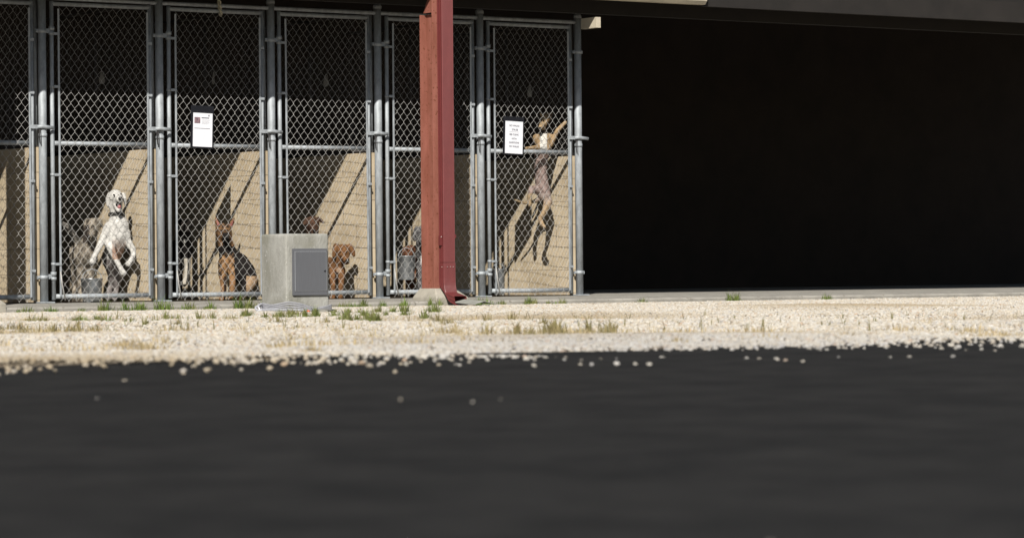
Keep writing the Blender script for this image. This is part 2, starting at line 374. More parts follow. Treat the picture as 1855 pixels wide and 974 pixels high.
# ------------------------------------------------------------------ red columns with downspout
CX = P(785, 300, -.86).x
def make_column():
    root = empty('steel_column', (CX, -.7, 0), 'rust speckled red steel column on a sloping concrete pier', 'column')
    fw = .13; x0, x1 = CX, CX+fw
    f = MB(); f.box(x0, x1, -.86, -.85, .085, 2.60); f.build('front_flange', 'redpri', root, .0015)
    f = MB(); f.box(x0+fw/2-.004, x0+fw/2+.004, -.849, -.690, .085, 2.36); f.build('web', 'redpri', root)
    f = MB(); f.box(x0, x1, -.689, -.679, .085, 2.355)
    f.build('back_flange', 'redpri', root, .0015)
    f = MB(); f.prism([(-.849, 2.37), (-.69, 2.37), (-.82, 2.60), (-.849, 2.60)], .008, 'x', x0+.03); f.build('bracket', 'redpri', root)
    return root
col = make_column()
def make_pier(xc):
    f = MB(); x0, x1 = xc-.02, xc+.17; z0, z1 = -.10, .085
    lo = [(x0-.02, SLABY-.012), (x1+.12, SLABY-.012), (x1+.12, -.60), (x0-.02, -.60)]; hi = [(x0+.012, SLABY+.05), (x1+.02, SLABY+.05), (x1+.02, -.66), (x0+.012, -.66)]
    vs = [(a, b_, -.06) for a, b_ in lo]+[(a, b_, .01) for a, b_ in lo]+[(a, b_, z1) for a, b_ in hi]
    fs = [(3, 2, 1, 0), (8, 9, 10, 11)]
    for q in (0, 4):
        for i in range(4): fs.append((q+i, q+(i+1) % 4, q+4+(i+1) % 4, q+4+i))
    f.add(vs, fs); return f.build('concrete_pier', 'pier', None, .008)
tag(make_pier(CX), 'low sloping concrete pier under the red steel column', 'pier')
c2 = copy_tree(col, (CX-4*W, -.7, 0)); c2['label'] = 'red steel column out past the left edge, shading the first gate'
q = make_pier(CX-4*W); tag(q, 'low concrete pier under the column out past the left edge', 'pier')

# downspout: ribbed rectangular pipe swept down the column and out in an elbow toward the gravel
ds = empty('downspout', (CX+.12, -.93, 0), 'dark red ribbed rain downspout with an elbow at the foot of the column', 'downspout')
dx0 = P(803, 300, -.955).x; dx1 = dx0+.118; ya, yb = -.955, -.878
def spout_ring(yc, zc, ang, sc=1.0):
    """ring of the ribbed profile; ang turns the section in the YZ plane"""
    hw, hd = (dx1-dx0)/2*sc, (yb-ya)/2*sc; xc = (dx0+dx1)/2; pts = []
    nr = 9
    front = [(-hw+.008+(2*hw-.016)*i/(nr*2), -hd+(0.0035 if i % 2 else 0)) for i in range(nr*2+1)]
    side = [(hw, -hd+.008), (hw-.003, -hd+.024), (hw, -hd+.04), (hw-.003, -hd+.056), (hw, hd-.006)]
    back = [(hw-.006, hd), (-hw+.006, hd)]; left = [(-hw, hd-.006), (-hw+.003, -hd+.056), (-hw, -hd+.04), (-hw+.003, -hd+.024), (-hw, -hd+.008)]
    for a, d in front+side+back+left:
        pts.append((xc+a, yc+d*math.cos(ang), zc+d*math.sin(ang)))
    return pts
rings = [((ya+yb)/2, 2.56, 0, 1), ((ya+yb)/2, .30, 0, 1), ((ya+yb)/2, .297, 0, 1.04), ((ya+yb)/2, .17, 0, 1.04)]
cy, cz, R_ = (ya+yb)/2-.16, .155, .16
for i in range(1, 12):
    a = math.radians(i*6.6); bulge = 1.04+(.012 if i % 2 else 0)
    rings.append((cy+R_*math.cos(a), cz-R_*math.sin(a), a*1.0, bulge))
a = math.radians(75); rings.append((cy+R_*math.cos(a)-.075*math.sin(a), cz-R_*math.sin(a)-.075*math.cos(a), a, 1.06))
def sweep(rs, name, mt, cap_top=False):
    f = MB(); vs = []; n = None
    for yc, zc, an, sc in rs:
        p = spout_ring(yc, zc, an, sc); n = len(p); vs += p
    fs = [(i*n+j, i*n+(j+1) % n, (i+1)*n+(j+1) % n, (i+1)*n+j) for i in range(len(rs)-1) for j in range(n)]
    f.add(vs, fs, False); return f.build(name, mt, ds)
sweep(rings[:2], 'pipe', 'redspout'); sweep(rings[2:], 'elbow', 'redspout')
f = MB()
for xx in (dx0+.03, dx0+.06, dx0+.09): f.ball((xx, ya-.004, .262), .004, 8, 5)
f.ball((dx0-.002, ya+.03, .262), .004, 8, 5); f.ball((dx0-.008, -.93, .51), .006, 8, 5); tag(f.build('rivets', 'redscrew', ds), kind='stuff')
f = MB(); f.box(dx0-.02, dx0+.0, -.93, -.905, .44, .52); f.build('strap', 'redspout', ds); f = MB(); f.box(dx0+.118, dx0+.128, -.95, -.93, .50, .53); f.build('strap', 'redspout', ds)
f = MB()   # bent sheet under the spout
s0 = P(845, 553, -1.12); sx = dx0+.02
prof2 = [(0, 0), (.10, .026), (.21, .004), (.27, -.002)]
vs = []
for yy in (-1.34, -1.05):
    for t, z in prof2: vs += [(sx+t, yy, GZ+.015+z+(.015 if yy > -1.2 else 0))]
vs2 = [(x, y, z-.004) for x, y, z in vs]; n = 4
f.add(vs+vs2, [(0, 1, 5, 4), (1, 2, 6, 5), (2, 3, 7, 6), (8, 12, 13, 9), (9, 13, 14, 10), (10, 14, 15, 11), (0, 8, 9, 1), (1, 9, 10, 2), (2, 10, 11, 3), (4, 5, 13, 12), (5, 6, 14, 13), (6, 7, 15, 14), (3, 11, 15, 7), (0, 4, 12, 8)])
tag(f.build('splash_plate', 'splash'), 'bent grey splash sheet lying under the downspout mouth', 'splash plate')

# ------------------------------------------------------------------ concrete box with metal door
BY = -3.05
bx = P(519, 563, BY).x; bw = P(596.5, 500, BY).x-bx; bd = .34; bh = P(519, 423, BY).z
bo = empty('utility_box', (bx+bw/2, BY+bd/2, GZ), 'squat concrete utility box with a grey metal door, standing on the gravel', 'utility box')
f = MB(); f.box(bx, bx+bw, BY, BY+bd, GZ-.03, bh); f.build('concrete_body', 'boxcon', bo, .024, segs=3)
d0 = P(531, 535, BY-.012); d1 = P(592.5, 450, BY-.012); z0, z1 = d0.z+.0, d1.z
f = MB(); f.box(d0.x, d1.x, BY-.014, BY+.02, z0, z1); fr = f.build('door_frame', 'grey', bo, .002)
ix0, ix1, iz0, iz1 = d0.x+.018, d1.x-.014, z0+.034, z1-.022
f = MB(); f.box(ix0, ix1, BY-.019, BY-.0145, iz0, iz1); f.build('door', 'grey', bo, .001)
f = MB(); t = .0035
for a in ((ix0-t, ix1+t, iz1, iz1+t), (ix0-t, ix1+t, iz0-t, iz0), (ix0-t, ix0, iz0, iz1), (ix1, ix1+t, iz0, iz1)): f.box(a[0], a[1], BY-.0175, BY-.0143, a[2], a[3])
f.build('door_trim', 'greylt', bo)
f = MB(); f.lathe((0, 0, 0), [(0, 0), (.007, 0), (.007, .004), (0, .004)], 12)
kh = f.build('keyhole', 'black', bo); kh.rotation_euler = (math.pi/2, 0, 0); kh.location = Vector((ix1-.012, BY-.019, (iz0+iz1)/2+.0))-bo.location

# flexible conduit coil on the gravel against the box
cc = MB()
def strand(pts, r=.0085):
    out = []; pts = [Vector(p) for p in pts]
    for i in range(len(pts)-1):
        p0 = pts[max(i-1, 0)]; p1 = pts[i]; p2 = pts[i+1]; p3 = pts[min(i+2, len(pts)-1)]
        for s_ in range(8):
            t = s_/8; out.append(.5*((2*p1)+(-p0+p2)*t+(2*p0-5*p1+4*p2-p3)*t*t+(-p0+3*p1-3*p2+p3)*t**3))
    out.append(pts[-1]); cc.tube(out, r, 8)
cy_ = BY-.09
def cp(u, v, dy=0): return P(u, v, cy_+dy)
for kk in range(5):
    j = kk*3.0; e = rnd.uniform(-.6, .6)
    strand([cp(470+kk, 552+kk*2.0, -.02), cp(476, 550+kk*2.2+e), cp(492, 552.5+j), cp(512, 549+j*1.2, .0), cp(525, 547.6+j*1.35+e, 0), cp(545, 550.5+j*1.1, -.01), cp(566, 557+j*.4, 0), cp(585, 556.5+j*.2+e, .02), cp(600, 552+j*.8, .08)], .0062)
for kk in range(4):
    strand([cp(466+kk*2, 562.5-kk*.6, -.05), cp(500, 562-kk*.7, -.06), cp(530, 561.8-kk*.5, -.08), cp(555, 562.5-kk*.5, -.1), cp(575-kk*8, 561.5, -.06)], .0062)
strand([cp(470, 552, -.02), cp(463, 557, -.03), cp(466, 562.5, -.05)]); strand([cp(474, 550, -.02), cp(468, 554, -.03), cp(471, 561, -.05)])
tag(cc.build('conduit_coil', 'conduit'), 'loose coil of grey flexible conduit at the foot of the concrete box', 'conduit')
f = MB(); f.box(0, .022, 0, .02, 0, .018); o = f.build('orange_cap', 'orange', None, .003); o.location = P(559, 566, cy_-.12); o.rotation_euler = (.2, .3, .5)
tag(o, 'small orange plastic cap lying beside the conduit coil', 'cap')

# ------------------------------------------------------------------ notices on the gates
def text_mesh(body, size, name, mt, parent, loc, rot):
    cu = bpy.data.curves.new(name, 'FONT'); cu.body = body; cu.size = size; cu.align_x = 'CENTER'; cu.align_y = 'CENTER'; cu.extrude = .0002; cu.offset = .0006
    o = bpy.data.objects.new(name, cu); S.collection.objects.link(o)
    dg = bpy.context.evaluated_depsgraph_get(); me = bpy.data.meshes.new_from_object(o.evaluated_get(dg))
    bpy.data.objects.remove(o); me.materials.clear(); me.materials.append(M[mt]); me.name = name
    o = bpy.data.objects.new(name, me); S.collection.objects.link(o); o.parent = parent; o.location = loc; o.rotation_euler = rot
    return o
def notice(u0, u1, v0, v1, vp0, tilt, label):
    yy = -.034; a = P(u0, v0, yy); b_ = P(u1, v1, yy); w_, h_ = b_.x-a.x, a.z-b_.z
    root = empty('notice', ((a.x+b_.x)/2, yy, (a.z+b_.z)/2), label, 'notice'); root.rotation_euler = (0, tilt, 0)
    f = MB(); f.box(-w_/2, w_/2, -.0015, .0015, -h_/2, h_/2); f.build('plastic_sleeve', 'black', root, loc=(0, 0, 0))
    c = P(u0, vp0, yy); ph = c.z-b_.z-.012*1.2; zc = -h_/2+.012+ph/2
    f = MB(); f.box(-w_/2+.022, w_/2-.012, -.0028, -.0017, zc-ph/2, zc+ph/2); pp_ = f.build('paper_sheet', 'paper', root, loc=(0, 0, 0))
    return root, w_, ph, zc
n2, w2, ph2, zc2 = notice(911, 949, 211, 281, 219, math.radians(2.0), 'white notice with six printed lines in a dark sleeve on the right-end gate')
for s_, t_, sz in ((.36, 'NO WALKS', .021), (.235, '374-58', .024), (.085, 'SEE CLINIC', .021), (-.045, 'WITH', .021), (-.165, 'QUESTIONS', .021), (-.285, 'NO WALKS', .021)):
    text_mesh(t_, sz, 'printed_line', 'ink', n2, (.006+(.006 if t_ == '374-58' else 0), -.0031, zc2+ph2*s_), (math.pi/2, 0, 0))
f = MB(); f.box(-.05, .062, -.0036, -.0030, zc2+ph2*.168, zc2+ph2*.173); f.build('printed_rule', 'ink', n2, loc=(0, 0, 0))
n1, w1, ph1, zc1 = notice(345, 387, 191, 269, 204, math.radians(1.6), 'white notice with a small dog photo in a dark sleeve on the second gate')
f = MB(); x_ = -w1/2+.034; f.box(x_, x_+.055, -.0036, -.0030, zc1+ph1*.5-.085, zc1+ph1*.5-.035); ph_ = f.build('printed_photo', mat('photo_print', (.32, .2, .22), .6, 0, .5, 50, col2=(.03, .035, .05)), n1, loc=(0, 0, 0))
f = MB()
f.box(x_+.067, x_+.14, -.0036, -.0030, zc1+ph1*.5-.043, zc1+ph1*.5-.035)
f.box(x_+.0, x_+.15, -.0036, -.0030, zc1+ph1*.5-.128, zc1+ph1*.5-.124); f.build('printed_line', 'ink', n1, loc=(0, 0, 0))
f = MB()
for i in range(4): f.box(x_+.07, x_+.145-.01*(i % 2), -.0036, -.0031, zc1+ph1*.5-.058-i*.01, zc1+ph1*.5-.0565-i*.01)
f.build('printed_small_line', 'greylt', n1, loc=(0, 0, 0))
f = MB(); f.box(x_+.133, x_+.143, -.0036, -.003, zc1+ph1*.5-.026, zc1+ph1*.5-.012); f.build('printed_badge', 'ink', n1, loc=(0, 0, 0))

# pale pulls hanging at the backs, and the rope end under the roof
for (u, v, wd), lb in zip(((185, 143, 1), (387, 144, .45), (591, 148, 1), (960, 167, 1)), ('above the barking white dog', 'above the notice with the dog photo', 'above the brown dog behind the box', 'above the leaping dog')):
    c = P(u, v, .75 if u < 900 else .5); f = MB(); o_ = [(0, .045), (.012, .04), (.017, .02), (.028, -.01), (.026, -.03), (.012, -.043), (-.012, -.043), (-.026, -.03), (-.028, -.01), (-.017, .02), (-.012, .04)]
    f.prism([(a*wd, b_) for a, b_ in o_], .008, 'y', 0)
    f2 = MB(); f2.tube([(.010*math.cos(t)*wd, -.002, .045+.018*math.sin(t)) for t in np.linspace(0, 2*math.pi, 13)[:-1]], .004, 6, closed=True)
    r_ = f.build('door_pull', 'pulltag', None, .002); r_.location = c; f2.build('loop', 'pulltag', r_, loc=(0, 0, 0))
    tag(r_, 'pale teardrop pull hanging in the dark, '+lb, 'door pull', 'teardrop pulls in the kennels')
f = MB()
ra, rb = P(395, -12, -.02), P(400, 30, -.02)
for s_ in range(2):
    pts = []
    for i in range(40):
        t = i/39; c = ra.lerp(rb, t); a = t*14+s_*math.pi; pts.append(c+Vector((math.cos(a)*.009, math.sin(a)*.009, 0)))
    f.tube(pts, .0095, 7)
tag(f.build('rope_end', 'rope'), 'frayed pale rope end hanging from the header rail', 'rope')

# ------------------------------------------------------------------ buckets
def bucket(u, v0, v1, y, rpx, label, hang=True):
    t = P(u, v0, y); b_ = P(u, v1, y); s = (t.z-b_.z)/(v1-v0); r = rpx*s; h = t.z-b_.z
    root = empty('bucket', (t.x, y, b_.z), label, 'bucket', 'zinc buckets in the kennels')
    f = MB(); f.lathe((0, 0, 0), [(0, 0), (r*.82, 0), (r*.84, .006), (r, h-.008), (r+.004, h-.006), (r+.004, h), (r-.002, h), (r*.82-.002, .01), (0, .008)], 36); f.build('pail', 'bucket', root, loc=(0, 0, 0))
    f = MB(); f.tube([(r*1.04*math.cos(a), -.004, h-.015+r*1.0*math.sin(a)) for a in np.linspace(0, math.pi, 17)], .003, 6); f.build('handle', 'galv', root, loc=(0, 0, 0))
    return root
bucket(166, 504, 548, .13, 20, 'zinc bucket on the floor in front of the shaggy dog')
bucket(735.5, 463, 507, .11, 17, 'zinc bucket hung on the gate left of the red column')
bucket(902, 487, 534, .16, 13, 'dark zinc bucket low in the corner of the right-end kennel')

# ------------------------------------------------------------------ dogs
def dog(name, label, caps, colf, vox=.0075, smooth=3, hairy=0, hair_len=.02, extras=()):
    """caps: list of chains of (u,v,y,r_px); grown into one continuous skin"""
    f = MB(); first = None
    for ch in caps:
        pts = [(P(u, v, y), r/228) for u, v, y, r in ch]
        if first is None: first = pts[0][0]
        for i, (p, r) in enumerate(pts):
            f.ball(p, r, 14, 10)
            if i < len(pts)-1:
                q, r2 = pts[i+1]; d = (q-p); L = d.length
                if L > 1e-4:
                    n = max(2, int(L/(min(r, r2)*.35)))
                    for k in range(1, n): f.ball(p.lerp(q, k/n), r+(r2-r)*k/n, 12, 8)
    me = bpy.data.meshes.new(name); me.from_pydata(f.v, [], f.f)
    o = bpy.data.objects.new(name, me); S.collection.objects.link(o)
    md = o.modifiers.new('r', 'REMESH'); md.mode = 'VOXEL'; md.voxel_size = vox
    ms = o.modifiers.new('s', 'SMOOTH'); ms.iterations = smooth; ms.factor = .6
    dg = bpy.context.evaluated_depsgraph_get(); me2 = bpy.data.meshes.new_from_object(o.evaluated_get(dg))
    o.modifiers.clear(); o.data = me2; me2.name = name
    n = len(me2.vertices); cols = np.ones((n, 4), dtype=np.float32)
    for i, v in enumerate(me2.vertices):
        u_, v_ = PR(v.co); c = colf(u_, v_, v.co.y); k = 1
        cols[i, :3] = [x*k for x in c]
    at = me2.color_attributes.new('Col', 'FLOAT_COLOR', 'POINT'); at.data.foreach_set('color', cols.ravel())
    me2.polygons.foreach_set('use_smooth', [True]*len(me2.polygons)); me2.materials.clear(); me2.materials.append(M['fur'])
    # origin at the body
    piv = first.copy(); me2.transform(Matrix.Translation(-piv)); o.location = piv
    tag(o, label, 'dog')
    if hairy or True:
        nh = hairy or 2500; hl = hair_len if hairy else .008
        vs, fs, hc = [], [], []
        idx = rng.integers(0, n, nh)
        for i in idx:
            v = me2.vertices[int(i)]; nn = v.normal; t = (nn*.55+Vector((rng.normal()*.25, rng.normal()*.25, -.8+rng.normal()*.2))).normalized()
            sd_ = t.cross(nn); sd_ = sd_.normalized() if sd_.length > .01 else Vector((1, 0, 0))
            wd = .0016 if hairy else .0012; L = hl*(.5+rng.random()); k = len(vs); p = v.co
            vs += [p-sd_*wd-nn*.001, p+sd_*wd-nn*.001, p+t*L]; fs.append((k, k+1, k+2)); c = cols[i]; s_ = .7+.6*rng.random(); hc += [(*(c[:3]*s_), 1)]*3
        hm = bpy.data.meshes.new('fur'); hm.from_pydata(vs, [], fs); hm.materials.append(M['fur'])
        a2 = hm.color_attributes.new('Col', 'FLOAT_COLOR', 'POINT'); a2.data.foreach_set('color', np.array(hc, dtype=np.float32).ravel())
        ho = bpy.data.objects.new('fur', hm); S.collection.objects.link(ho); ho.parent = o
    for kind, args in extras:
        f = MB()
        if kind in ('eye', 'nose', 'tongue', 'mouth'):
            u, v, y, r = args[:4]; sc = args[4] if len(args) > 4 else (1, 1, 1); rr = r/228
            f.ball(P(u, v, y), (rr*sc[0], rr*sc[1], rr*sc[2]), 12, 8); mt = {'eye': 'eye', 'nose': 'nose', 'tongue': 'tongue', 'mouth': 'nose'}[kind]
            q = f.build(kind, mt, o, loc=-piv)
        elif kind == 'collar':
            u, v, y, r, slope = args; c = P(u, v, y); rr = r/228
            f.lathe((0, 0, 0), [(rr, -.012), (rr+.004, -.011), (rr+.004, .011), (rr, .012)], 24); q = f.build('collar', 'collar', o, loc=c-piv); q.rotation_euler = (slope[0], slope[1], 0)
        elif kind == 'ear':
            pts, th = args[0], args[1]; pp_ = [P(*a) for a in pts]; c = sum(pp_, Vector())/len(pp_); n_ = (pp_[1]-pp_[0]).cross(pp_[2]-pp_[0]).normalized()*th
            k = len(pp_); f.add([a+n_ for a in pp_]+[a-n_ for a in pp_], [tuple(range(k)), tuple(range(k, 2*k))[::-1]]+[(i, k+i, k+(i+1) % k, (i+1) % k) for i in range(k)])
            q = f.build('ear', M[args[2]] if len(args) > 2 else 'fur', o, loc=-piv)
    return o
def lerpc(a, b, t): t = max(0, min(1, t)); return tuple(x*(1-t)+y*t for x, y in zip(a, b))
def blotch(u, v, s=1.0, ph=0): return math.sin(u*.9*s+ph)*math.sin(v*.7*s+1+ph)+.5*math.sin(u*2.1*s+v*1.3*s)
M['earpink'] = mat('inner_ear', (.30, .11, .09), .7); M['earbrown'] = mat('brown_ear', (.11, .05, .025), .8); M['earrust'] = mat('rust_ear', (.22, .09, .03), .8)
M['earblack'] = mat('black_ear', (.02, .016, .013), .8)
# white dog rearing and barking
WH = (.70, .68, .64)
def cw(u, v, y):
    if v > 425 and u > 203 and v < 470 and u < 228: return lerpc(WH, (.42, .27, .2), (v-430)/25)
    if v > 470 and y > .25: return (.28, .25, .24)  # hind legs greyed so the white coat reads as shaded
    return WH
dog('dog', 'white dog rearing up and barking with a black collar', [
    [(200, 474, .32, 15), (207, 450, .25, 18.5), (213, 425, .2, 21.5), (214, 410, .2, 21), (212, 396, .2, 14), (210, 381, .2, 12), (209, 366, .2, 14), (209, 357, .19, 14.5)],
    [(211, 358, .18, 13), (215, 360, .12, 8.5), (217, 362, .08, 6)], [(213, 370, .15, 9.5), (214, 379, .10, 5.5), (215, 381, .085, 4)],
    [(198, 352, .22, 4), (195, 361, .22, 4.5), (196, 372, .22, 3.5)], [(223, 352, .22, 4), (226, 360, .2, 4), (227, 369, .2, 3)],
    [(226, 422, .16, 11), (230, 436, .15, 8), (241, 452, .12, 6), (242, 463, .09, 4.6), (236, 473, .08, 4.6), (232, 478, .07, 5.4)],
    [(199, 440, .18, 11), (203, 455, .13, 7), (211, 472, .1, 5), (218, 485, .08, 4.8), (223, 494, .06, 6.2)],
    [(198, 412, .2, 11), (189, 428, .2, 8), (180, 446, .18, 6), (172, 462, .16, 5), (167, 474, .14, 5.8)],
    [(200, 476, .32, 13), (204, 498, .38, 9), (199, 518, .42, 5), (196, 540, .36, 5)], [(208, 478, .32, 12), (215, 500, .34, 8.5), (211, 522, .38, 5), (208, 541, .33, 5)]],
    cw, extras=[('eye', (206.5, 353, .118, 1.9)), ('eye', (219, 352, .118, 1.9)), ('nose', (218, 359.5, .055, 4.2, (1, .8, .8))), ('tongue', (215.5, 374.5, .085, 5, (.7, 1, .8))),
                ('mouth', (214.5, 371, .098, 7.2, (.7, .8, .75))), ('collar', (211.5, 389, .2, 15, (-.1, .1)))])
# shaggy brindle dog
def cb(u, v, y):
    b_ = blotch(u, v, .45); base = (.46, .40, .32); dk = (.08, .065, .055)
    if 150 < u < 162 and 408 < v < 440: return dk
    if u < 142 and v < 440: return (.36, .33, .29)
    return lerpc(base, dk, .30+b_*.55)
dog('dog', 'shaggy grey brown dog with a raised tail beside the white dog', [
    [(139, 458, .38, 18), (146, 462, .34, 21), (155, 458, .30, 20), (160, 440, .28, 15), (164, 422, .27, 13), (169, 407, .26, 13)],
    [(168, 409, .25, 11), (164, 420, .18, 8), (162, 427, .15, 6)], [(159, 400, .3, 5), (155, 408, .3, 4.5), (154, 417, .3, 3.5)], [(179, 399, .28, 5), (183, 407, .28, 4)],
    [(150, 470, .34, 13), (146, 495, .32, 8), (147, 520, .3, 6), (146, 541, .27, 6.5)], [(165, 470, .34, 13), (162, 500, .3, 8), (160, 520, .28, 6), (160, 542, .25, 6.5)],
    [(136, 470, .40, 14), (132, 495, .44, 8), (135, 516, .46, 5), (133, 538, .42, 5.5)], [(145, 472, .42, 13), (146, 498, .5, 8), (149, 516, .52, 5), (148, 538, .48, 5.5)],
    [(140, 446, .36, 7), (132, 424, .32, 5.5), (122, 410, .26, 4.6), (110, 402, .2, 3.5)]], cb, hairy=9000, hair_len=.026,
    extras=[('eye', (160, 409, .135, 1.6)), ('eye', (170, 410, .13, 1.6)), ('nose', (161, 428, .12, 3))])
# shepherd
TAN = (.33, .185, .09); BLK = (.017, .014, .013)
def cs(u, v, y):
    if v < 446:
        if v > 424 and 405 < u < 416: return BLK
        if v < 413 and 398 < u < 417: return lerpc(BLK, TAN, .35+.5*blotch(u, v, .8))
        if abs(v-418) < 3: return lerpc(BLK, TAN, .4)
        return lerpc(TAN, BLK, .25+.4*blotch(u, v, .9)) if u < 403 or u > 416 else lerpc(TAN, BLK, (v-416)/6)
    if v < 457: return BLK
    if u > 446 and v > 500: return (.42, .29, .18)
    if u > 424+max(0, (v-485)*.1) and v < 530: return BLK
    if v < 500: return lerpc((.38, .215, .10), BLK, .22+.5*blotch(u, v, .6)+max(0, 468-v)*.1+(.5 if u < 402 else 0))
    if v < 500 and 408 < u < 422: return (.42, .235, .105)
    if 405 < u < 414 and v > 478: return (.05, .03, .02)
    return TAN
dog('dog', 'black and tan shepherd dog sitting with pointed ears', [
    [(450, 502, .12, 17), (441, 493, .16, 23), (430, 480, .2, 24), (417, 470, .22, 21.5), (412, 455, .22, 17), (408, 440, .22, 14.5), (406, 425, .21, 15.5), (405, 419, .2, 16)],
    [(407, 424, .18, 11), (410, 430, .12, 7.5), (411, 433, .09, 5.5)], [(396, 410, .22, 6), (392, 401, .22, 4), (390.5, 394, .22, 1.8)], [(416, 410, .22, 6), (421, 402, .22, 4), (424, 395, .22, 1.8)],
    [(406, 476, .2, 12), (403, 495, .17, 8.5), (405, 515, .15, 6.3), (405, 532, .14, 6), (402, 541, .10, 6)], [(421, 478, .18, 12), (422, 497, .15, 8.5), (421, 515, .13, 6.3), (420, 532, .12, 6), (417, 541, .08, 6)],
    [(453, 508, .08, 15), (446, 522, .06, 11), (440, 536, .07, 6), (434, 542, .04, 5.5)]], cs,
    extras=[('eye', (401, 418, .135, 1.7)), ('eye', (411.5, 418, .13, 1.7)), ('nose', (411.5, 430, .065, 3.4)), ('ear', ([(394, 408, .175), (391, 396, .195), (398.5, 407, .165)], .002, 'earpink')), ('ear', ([(415, 408, .165), (423.5, 397, .195), (420, 410, .17)], .002, 'earpink'))])
def cbl(u, v, y):
    if v > 468 and u > 331 and v < 515: return (.55, .50, .42)
    if abs(v-436) < 3 and 333 < u < 338: return (.6, .58, .54)
    return BLK
dog('dog', 'black dog with a pale foreleg standing in the shade left of the shepherd', [
    [(320, 450, .75, 17), (328, 452, .55, 19), (335, 452, .42, 17), (336, 432, .36, 12), (334, 408, .34, 13)], [(334, 410, .3, 10), (337, 417, .22, 6.5)],
    [(325, 399, .36, 4), (322, 408, .36, 4)], [(344, 399, .36, 4), (347, 408, .36, 4)],
    [(337, 462, .4, 10), (340, 482, .38, 6), (337, 505, .36, 6), (333, 513, .33, 6.5)], [(326, 462, .44, 10), (326, 495, .44, 6), (325, 535, .42, 5.5)],
    [(318, 462, .75, 12), (316, 500, .8, 6), (317, 530, .8, 5)]], cbl, extras=[('eye', (330, 406, .215, 1.5)), ('eye', (338, 406, .21, 1.5)), ('nose', (338, 417, .18, 3))])
# brown dog behind the box
def cbr(u, v, y): return lerpc((.13, .07, .045), (.04, .025, .018), .4+.5*blotch(u, v, .7))
dog('dog', 'dark brown dog with one ear flopped, looking over the concrete box', [
    [(560, 480, .65, 18), (562, 462, .5, 19), (564, 445, .42, 16), (566, 428, .38, 12), (566, 408, .36, 13.5), (566, 404, .35, 14)], [(567, 410, .32, 10.5), (569, 419, .24, 7.5), (569, 421, .21, 6)],
    [(555, 398, .37, 5), (552, 405, .36, 4)], [(577, 396, .37, 4.5), (582, 400, .36, 3.6), (587, 404, .35, 2)],
    [(556, 478, .4, 10), (556, 510, .38, 6), (556, 540, .36, 5.5)], [(568, 478, .4, 10), (570, 510, .38, 6), (570, 540, .36, 5.5)], [(556, 490, .7, 11), (554, 515, .74, 6), (555, 536, .72, 5)]],
    cbr, extras=[('eye', (561, 405, .232, 1.6)), ('eye', (572, 405, .228, 1.6)), ('nose', (569.5, 418, .17, 3.4))])
def crd(u, v, y):
    if v > 485 and v < 493 and 610 < u < 618: return (.34, .24, .17)
    if v > 490 and 607 < u < 613: return (.04, .02, .012)
    return lerpc((.24, .12, .052), (.08, .036, .018), .2+.4*blotch(u, v, .5)+(.5 if v > 468 and u > 618 and v < 486 else 0))  # last term paints shadow on the lower face under the muzzle
dog('dog', 'reddish brown dog standing right of the concrete box and looking down', [
    [(592, 478, .62, 15), (600, 482, .42, 17), (609, 482, .26, 16), (615, 470, .2, 13), (621, 460, .17, 14), (622, 455, .16, 14.5)], [(623, 462, .13, 11), (626, 469, .08, 8), (628, 474, .05, 6)],
    [(609, 446, .18, 6), (606, 454, .17, 5), (605, 464, .16, 4)], [(634, 446, .13, 5.5), (639, 453, .12, 4.6), (641, 462, .11, 3.6)],
    [(604, 492, .24, 10), (603, 510, .2, 6.5), (604, 528, .17, 5.5), (602, 541, .14, 6)], [(617, 490, .2, 10), (618, 508, .16, 6.5), (617, 526, .14, 5.2), (616, 540, .10, 6)],
    [(590, 488, .62, 12), (588, 512, .68, 6), (590, 536, .64, 5)]], crd,
    extras=[('eye', (616, 457, .075, 1.7)), ('eye', (628, 456, .065, 1.7)), ('nose', (629, 472, .022, 3.6))])
# bay with the bucket
def cg(u, v, y):
    if v > 462 and u > 762 and v < 480: return (.75, .72, .7)
    return lerpc((.24, .23, .23), (.05, .048, .05), .5+.6*blotch(u, v, .8))
dog('dog', 'grey mottled dog with a white chest, half hidden by the red column', [
    [(778, 474, .5, 18), (773, 468, .36, 19), (768, 458, .26, 18), (766, 440, .22, 14), (765, 422, .2, 14)], [(766, 426, .17, 11), (765, 436, .1, 7)], [(755, 414, .24, 5), (751, 424, .23, 4.6), (751, 434, .22, 3.5)], [(777, 414, .22, 5), (780, 424, .2, 4.5)],
    [(762, 478, .22, 9), (759, 500, .2, 6), (761, 520, .18, 5), (759, 534, .16, 5.5)], [(775, 478, .2, 9), (776, 505, .18, 6), (776, 534, .15, 5.5)]],
    cg, extras=[('eye', (761, 421, .105, 1.6)), ('eye', (771, 421, .1, 1.6)), ('nose', (765, 438, .065, 3))])
def cbn(u, v, y): return lerpc((.19, .08, .04), (.05, .025, .016), .3+.5*blotch(u, v, .6))
dog('dog', 'rusty brown dog with its head lowered behind the hanging bucket', [
    [(745, 482, .7, 16), (744, 478, .5, 17), (743, 470, .36, 14), (743, 455, .32, 13)], [(742, 458, .28, 10), (738, 468, .22, 7)], [(733, 450, .34, 4.5), (730, 460, .33, 3.6)], [(752, 448, .33, 4.5), (754, 458, .32, 3.6)],
    [(738, 490, .38, 8), (740, 515, .36, 5.5), (739, 535, .34, 5.5)], [(750, 490, .38, 8), (748, 515, .36, 5.5), (748, 535, .34, 5.5)]], cbn,
    extras=[('eye', (738, 452, .205, 1.5)), ('eye', (748, 452, .2, 1.5))])
